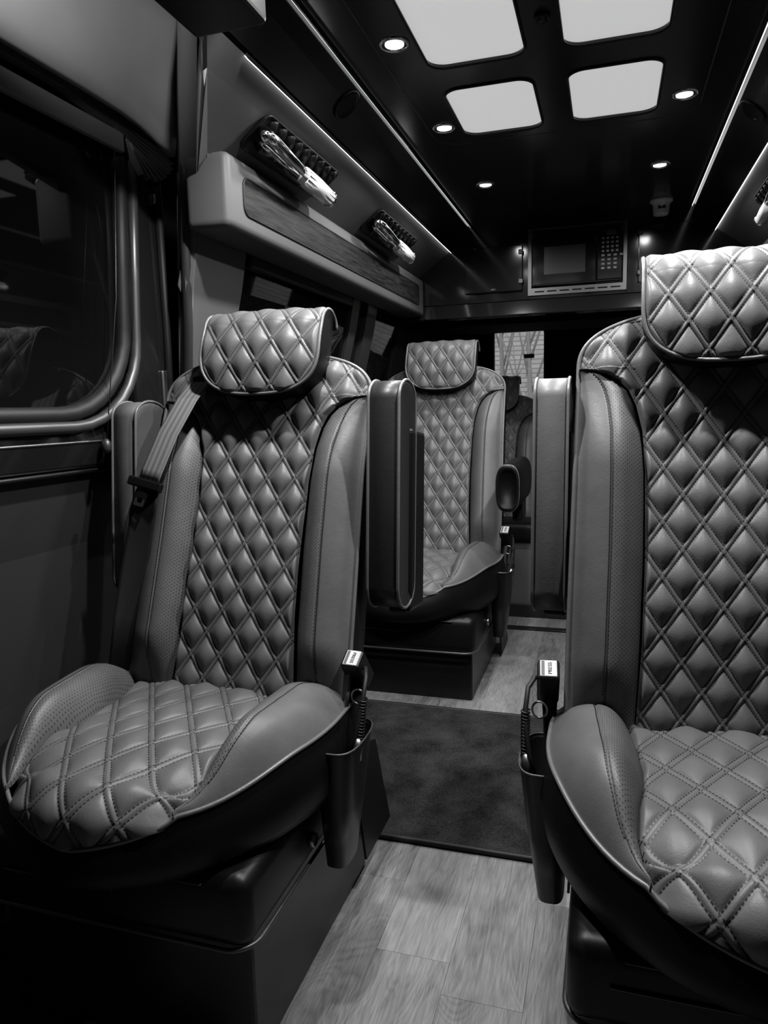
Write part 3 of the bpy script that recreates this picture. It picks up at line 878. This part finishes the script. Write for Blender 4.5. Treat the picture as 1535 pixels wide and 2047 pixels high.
for y, w in ((2.80, 'nearest the microwave'), (2.21, 'beside the small skylight panes'), (1.69, 'beside the large skylight panes'), (1.23, 'out towards the front')):
    for s in (-1, 1):
        downlight(s*(.30 if y > 2.5 else .325), y, '%s chrome-ringed downlight %s' % ('left' if s < 0 else 'right', w))

def reading_light(s, y0, y1, label):
    P0 = Vector((s*.555, 0, 1.795)); d = Vector((s*.17, 0, -.123)).normalized(); nr = Vector((-s*.123, 0, -.17)).normalized()
    yc = (y0+y1)/2; L = y1-y0
    o = empty('reading_light', P0+d*.105+Vector((0, yc, 0)), label, 'lamp', 'chrome reading lights along the walls')
    fr = lambda a, b, c: tuple(Vector((0, a, 0)) + d*b + nr*c)
    link('recess_plate', plate(rrect(L, .098, .020), .006, fr, 'dark_leather', .003), o)['label'] = 'dark pleated recess plate'
    for k in range(9):
        y = -L/2+.035+k*(L-.07)/8
        link('pleat', tube([fr(y, -.044, .005), fr(y+.008, -.03, .009), fr(y+.012, -.012, .006)], .012, 8, 'dark_leather', flat=.6), o)
    link('rim', tube([fr(a, b, .005) for a, b in rrect(L, .098, .020, 8)], .0032, 6, 'plastic', True), o)
    # lamp body: dark cylinder, chrome arm half, ribbed lens half
    link('lamp_body', tube([fr(-L*.40, .012, .020), fr(0, .022, .028), fr(L*.40, .022, .024)], .020, 16, 'gloss'), o)
    b = link('chrome_arm', tube([fr(-L*.47, -.016, .012), fr(-L*.44, -.020, .045), fr(-L*.30, -.017, .056), fr(-L*.12, -.010, .060), fr(.02*L, -.004, .058)], [.012, .013, .012, .012, .010], 12, 'chrome', flat=.7), o)
    link('chrome_arm', tube([fr(-L*.45, .010, .014), fr(-L*.42, .006, .044), fr(-L*.28, .008, .054), fr(-.08*L, .010, .056)], .006, 10, 'chrome'), o)
    ln = link('ribbed_lens', tube([fr(.0, .002, .050), fr(L*.20, .006, .050), fr(L*.45, .012, .048)], [.022, .024, .022], 18, 'ribbed', flat=.85), o)
    for k in range(6):
        a = -1.2+k*.5
        link('rib', tube([fr(.0, .002+.021*math.sin(a), .050+.019*math.cos(a)), fr(L*.44, .012+.021*math.sin(a), .048+.019*math.cos(a))], .0014, 5, 'chrome'), ln)
    link('end_cap', tube([fr(L*.445, .012, .048), fr(L*.47, .013, .048), fr(L*.485, .013, .047)], [.025, .023, .013], 14, 'chrome', flat=.85), o)
    link('mounting_post', tube([fr(L*.36, .020, .004), fr(L*.37, .018, .040)], .011, 10, 'chrome'), o)
    link('mounting_post', tube([fr(-L*.46, -.010, .004), fr(-L*.46, -.012, .040)], .013, 10, 'chrome'), o)
reading_light(-1, 1.60, 2.05, 'large chrome reading light on left wall above the wood-inlaid rail, nearer one')
reading_light(-1, 2.45, 2.94, 'chrome reading light on left wall further back, above second row')
reading_light(1, 2.35, 2.80, 'chrome reading light on right wall at the photo edge')

def rail(s, y0, y1, label):
    o = empty('wall_rail', (s*.74, (y0+y1)/2, 1.595), label, 'rail')
    hl = (y1-y0)/2
    link('padded_rail', box2((-.055, -hl, -.083), (.06, hl, .083), 'vinyl', .018, 4, True), o)
    fx = -s*.0602
    fr = lambda a, b, c: (fx - s*c, a, b)
    y_in0 = -hl+.075
    pts = [(a+(y_in0+hl)/2-.05, b) for a, b in rrect(hl-y_in0-.10, .078, .018)]
    link('wood_inlay', plate(pts, .003, fr, 'inlay', .001), o)['label'] = 'dark wood inlay with long grain'
    link('inlay_rim', tube([fr(a, b, .001) for a, b in [(p[0]+(y_in0+hl)/2-.05, p[1]) for p in rrect(hl-y_in0-.094, .084, .021, 8)]], .003, 6, 'rubber', True), o)
rail(-1, 1.545, YE-.01, 'grey padded rail with dark wood inlay along left wall')
rail(1, 1.2, YE-.01, 'grey padded rail with dark wood inlay along right wall')

# pleated shade bunched over the sliding door window
sh = empty('pleated_shade', (-.905, .6, 1.70), 'dark pleated window shade drawn up above the big left window, fanned at its end', 'window shade')
def L(p): return (p[0]+.905, p[1]-.6, p[2]-1.70)
link('shade_rail', boxes([(L((-.915, .45, 1.7)), (.016, 2.09, .042))], 'shade', .004, 2), sh)['label'] = 'pale woven strip of the shade'
ap = (-.915, 1.495, 1.712)
arc = [(1.60, 1.762), (1.645, 1.752), (1.665, 1.738), (1.672, 1.722), (1.672, 1.706), (1.668, 1.692), (1.658, 1.680), (1.645, 1.668), (1.625, 1.657), (1.603, 1.648), (1.572, 1.645), (1.545, 1.648)]
for k, (y, z) in enumerate(arc):
    zt = 1.775 - k*.0042; q = max(0, 1.30-.0*k)
    pts = [L((-.915, -.59, zt)), L((-.915, q, zt)), L((-.912-.001*k, 1.44+.004*k, zt-.02)), L((-.905, y, z))] if k < 8 else [L((-.915, 1.50, 1.712)), L((-.905, y, z))]
    R = []
    for p in pts: R.append(np.array([(p[0]-.008, p[1], p[2]-.0035), (p[0]+.010, p[1], p[2]), (p[0]-.008, p[1], p[2]+.0035)]))
    link('pleat', fixn(rings(R, 'pleat', True, True, True, False)), sh)
    link('pleat_edge', tube([(p[0]+.010, p[1], p[2]) for p in pts], .0011, 5, 'bead'), sh)
link('pull_cord', tube([L((-.915, 1.468, 1.69)), L((-.905, 1.42, 1.35)), L((-.922, 1.375, 1.04))], .0011, 6, 'bead'), sh)
link('cord_bead', tube([L((-.922, 1.373, 1.040)), L((-.922, 1.372, 1.032)), L((-.922, 1.371, 1.018)), L((-.922, 1.370, 1.008))], [.004, .010, .011, .004], 12, 'bead'), sh)
link('head_rail', boxes([(L((-.905, .42, 1.785)), (.05, 2.06, .016))], 'rubber', .004, 2), sh)

# small shade over the second left window
s2 = empty('pleated_shade', (-.80, 2.3, 1.55), 'dark pleated shade gathered under the wood-inlaid rail at the second window', 'window shade')
link('shade_rail', boxes([((-.008, 0, -.012), (.02, .84, .10))], 'dvinyl', .006, 2), s2)
for k in range(34):
    link('pleat', cached('pl2', lambda: boxes([((0, 0, 0), (.012, .008, .030))], 'vinyl', .003, 1)), s2, (.006, -.405+k*.0245, .020))

# speakers in the cove panels
for s, y, lb in ((-1, 1.86, 'round black speaker in the dark cove above left wall'), (1, 2.28, 'round black speaker in the dark cove above right wall')):
    d = Vector((s*.09, 0, -.075)).normalized(); nr = Vector((-s*.075, 0, -.09)).normalized(); c0 = Vector((s*.503, y, 1.860))
    o = empty('ceiling_speaker', c0, lb, 'speaker', 'round cove speakers')
    fr = lambda a, b, c: tuple(Vector((0, a, 0))+d*b+nr*c)
    link('speaker_ring', tube([fr(.036*math.cos(t), .036*math.sin(t), .002) for t in np.linspace(0, 2*math.pi, 30, endpoint=False)], .005, 8, 'satin', True), o)
    link('speaker_grille', plate([(.034*math.cos(t), .034*math.sin(t)) for t in np.linspace(0, 2*math.pi, 30, endpoint=False)], .003, fr, 'rubber', .001), o)

# ceiling sensor
R = []
for r, z in ((.043, 0), (.044, -.006), (.038, -.012), (.033, -.016), (.030, -.05), (.027, -.058), (.01, -.059)):
    R.append(np.array([(r*math.cos(a), r*math.sin(a), z) for a in np.linspace(0, 2*math.pi, 28, endpoint=False)]))
o = empty('smoke_alarm', (.335, 3.27, ZC), 'pale stepped round alarm hanging from ceiling near the microwave', 'alarm')
link('housing', fixn(rings(R, 'white', True, True, True)), o)
link('slot', box2((-.014, -.0315, -.040), (.016, -.027, -.026), 'dsteel', .001, 1), o)
o = empty('ceiling_latch', (0, 1.68, ZC), 'small black knob between the large skylight panes', 'latch')
link('knob', tube([(0, 0, 0), (0, 0, -.006), (0, 0, -.012), (0, 0, -.014)], [.018, .016, .012, .004], 16, 'satin'), o)

# added fill lamp, out of view, to brighten the header panel
o = empty('header_fill_light', (-.60, .60, 1.765), 'small added fill light, out of view, aimed at the panel above the left window', 'lamp')
link('housing', box2((-.03, -.045, -.004), (.018, .045, .016), 'plastic', .003, 2), o)
ld = bpy.data.lights.new('header_fill_beam', 'SPOT'); ld.energy = 52.0; ld.shadow_soft_size = .02; ld.spot_size = math.radians(54); ld.spot_blend = 1.0
lo = bpy.data.objects.new('header_fill_beam', ld); COL.objects.link(lo); lo.parent = o; lo.location = (-.045, .01, -.02); lo.rotation_euler = Vector((.16, -.62, -.22)).to_track_quat('Z', 'Y').to_euler()

# rear overhead cabinet and microwave
cab = empty('overhead_cabinet', (0, YE, 1.75), 'glossy black overhead cabinet across the rear holding the microwave', 'cabinet')
def cb(lo, hi, name, mat, bev=.002, par=cab): return link(name, box2((lo[0], lo[1], lo[2]-1.75), (hi[0], hi[1], hi[2]-1.75), mat, bev, 2), par)
cb((-.80, .0, 1.56), (-.205, .5, 1.93), 'carcass', 'gloss')
cb((.21, .0, 1.56), (.80, .5, 1.93), 'carcass', 'gloss')
cb((-.205, .40, 1.56), (.21, .5, 1.93), 'back_panel', 'black')
cb((-.205, .0, 1.856), (.21, .42, 1.93), 'top_panel', 'gloss')
cb((-.205, .0, 1.56), (.21, .42, 1.578), 'shelf', 'gloss')
link('pelmet', boxes([((0, .012, -.222), (1.56, .03, .075), Matrix.Rotation(math.radians(-16), 3, 'X'))], 'gloss', .004, 2), cab)
cb((-.75, .10, 1.47), (.75, .5, 1.555), 'soffit', 'black')
for x0, x1, hx, z1 in ((-.487, -.229, -.236, 1.795), (.255, .487, .262, 1.832)):
    dr = cb((x0, -.016, 1.600), (x1, -.001, z1), 'door', 'gloss', .003)
    for z in (1.64, z1-.03):
        link('hinge', box2((hx-.010, -.024, z-.010-1.75), (hx+.010, -.016, z+.010-1.75), 'bead', .002, 1), dr)
    link('latch', box2(((x0+x1)/2-.012, -.020, 1.606-1.75), ((x0+x1)/2+.012, -.016, 1.616-1.75), 'chrome', .002, 1), dr)
tk = frame2d([(-.205, 1.575), (.21, 1.575), (.21, 1.857), (-.205, 1.857)], [(-.190, 1.605), (.195, 1.605), (.195, 1.849), (-.190, 1.849)], lambda a, b, c: (a, -.010+c, b-1.75), .010, 'dsteel')
tko = link('trim_kit', tk, cab)
for k in range(7):
    link('vent_slot', cached('vs', lambda: box2((-.020, -.0112, -.163), (.020, -.0095, -.158), 'black')), tko, (-.155+k*.0535, 0, 0))
mw = empty('microwave', (0, YE, 1.6), 'black microwave oven built into the rear overhead cabinet', 'microwave')
link('casing', box2((-.188, -.002, .006), (.193, .38, .248), 'satin', .004, 2), mw)
dr = link('door', box2((-.187, -.022, .010), (.085, -.003, .246), 'gloss', .004, 2), mw)
link('door_window', box2((-.135, -.0235, .058), (.040, -.0215, .175), 'screen', .001, 1), dr)
link('door_lip', box2((-.18, -.026, .012), (.19, -.020, .020), 'gloss', .003, 2), dr)
cp = link('control_panel', box2((.087, -.022, .020), (.192, -.003, .246), 'gloss', .004, 2), mw)
link('display', box2((.125, -.0232, .205), (.165, -.0215, .222), 'screen', .001, 1), cp)
for r in range(8):
    for c_ in range(4):
        if r > 4 and c_ > 2: continue
        w_ = .014 if r < 4 else .017
        link('key', cached(('key', w_), lambda: box2((-w_/2+.002, -.0006, -.004), (w_/2-.002, 0, .004), 'keys')), cp, (.112+c_*(.019 if r < 4 else .025), -.0220, .190-r*.0175))

# rear bench
bench = empty('rear_bench', (-.12, 3.93, 0), 'rear bench seat with quilted backrests under the back window', 'bench')
link('bench_base', box2((-.75, -.20, .0), (.75, .36, .40), 'vinyl', .01, 2), bench)['label'] = 'grey upholstered bench front'
link('toe_trim', box2((-.75, -.215, .0), (.75, -.2, .07), 'rubber', .004, 1), bench)
link('bench_cushion', box2((-.75, -.24, .40), (.75, .02, .50), 'dark_leather', .03, 4, True), bench)
for x in (-.36, .36):
    for nm, k in (('backrest_insert', 'bi'), ('backrest_shell', 'bs'), ('piping', 'bpip'), ('headrest', 'hr'), ('headrest_core', 'hb'), ('piping', 'hp')):
        cached('bi', back_insert_mesh); cached('bs', back_shell_mesh); cached('bpip', piping_back_mesh); cached('hr', head_mesh); cached('hb', head_body_mesh); cached('hp', head_piping_mesh)
        ob = link(nm, MESH[k], bench, (x, .02, -.075))
    for s in (-1, 1):
        link('perforated_panel', cached(('bp', s), lambda: bolster_mesh(s, 0, .46, 'perf', 30)), bench, (x, .02, -.075))
        link('backrest_bolster', cached(('bb', s), lambda: bolster_mesh(s, .46, 1, 'leather', 26)), bench, (x, .02, -.075))

# ================================================================== CHAIRS
captain_chair((-.642, 1.297, .065), 'quilted leather captain chair front left, with pale seat belt over its shoulder', arm_l='up', arm_r='up', buckle=1, belt=True, lean=2.0, dx=.055, k=.94, hx=.016)
captain_chair((.372, 1.297, .065), 'quilted leather captain chair front right, cut by the photo edge', arm_l='up', buckle=-1, lean=-3.0, tall=1.02, dx=-.03, k=.94)
captain_chair((-.585, 2.93, 0), 'quilted leather captain chair in second row with armrest down', arm_r='down', buckle=1, tall=1.03, dx=.045)

# floor mat
mt = empty('floor_mat', (-.10, 2.045, 0), 'dark charcoal carpet mat across the aisle behind the front chairs', 'mat')
link('carpet', box2((-.62, -.40, .0005), (.62, .41, .011), 'carpet', .003, 2), mt)
link('binding', tube([(a, b+.005, .008) for a, b in rrect(1.245, .815, .02, 4)], .0075, 8, 'rubber', True), mt)

# ================================================================== OUTSIDE
st('street_ground', box2((-14, 4.6, -.7), (14, 16, -.6), 'ground'))
hs = st('house_wall', box2((-14, 14.0, -.6), (14, 14.3, 7), 'siding'))
random.seed(11)
def bare_tree(x, y, h, label, seed):
    rnd = random.Random(seed)
    t = empty('bare_tree', (x, y, -.6), label, 'tree', 'bare trees outside the back window')
    link('trunk', tube([(0, 0, 0), (.03, 0, h*.35), (-.02, 0, h*.7), (.02, 0, h)], [.05, .04, .025, .008], 8, 'bark'), t)
    for k in range(11):
        z0 = h*(.22+.06*k); a = rnd.choice((-1, 1))*rnd.uniform(.25, .55); l = h*rnd.uniform(.25, .45)
        yy = rnd.uniform(-.3, .3)
        pts = [(0, 0, z0), (a*l*.35, yy*.3, z0+l*.45), (a*l*.6, yy*.6, z0+l*.85), (a*l*.75, yy, z0+l*1.2)]
        b = link('branch', tube(pts, [.018, .013, .009, .004], 6, 'bark'), t)
        for q in range(3):
            f = .35+.25*q; p = Vector(pts[1]).lerp(Vector(pts[3]), f); e = p+Vector((rnd.choice((-1, 1))*l*.18, 0, l*.28))
            link('twig', tube([p, e], [.006, .003], 4, 'bark'), b)
bare_tree(-.88, 10.0, 3.9, 'bare tree outside, behind the middle of the back window', 3)
bare_tree(-1.33, 10.6, 4.2, 'bare tree outside, at left edge of the back window', 8)
o = empty('wall_box', (-.302-.0, 4.350, 1.379), 'small dark plate fixed to the back window glass', 'sign')
link('plate', box2((-.030, .0215, -.012), (.030, .0222, .012), 'ink', .0002, 1), o)
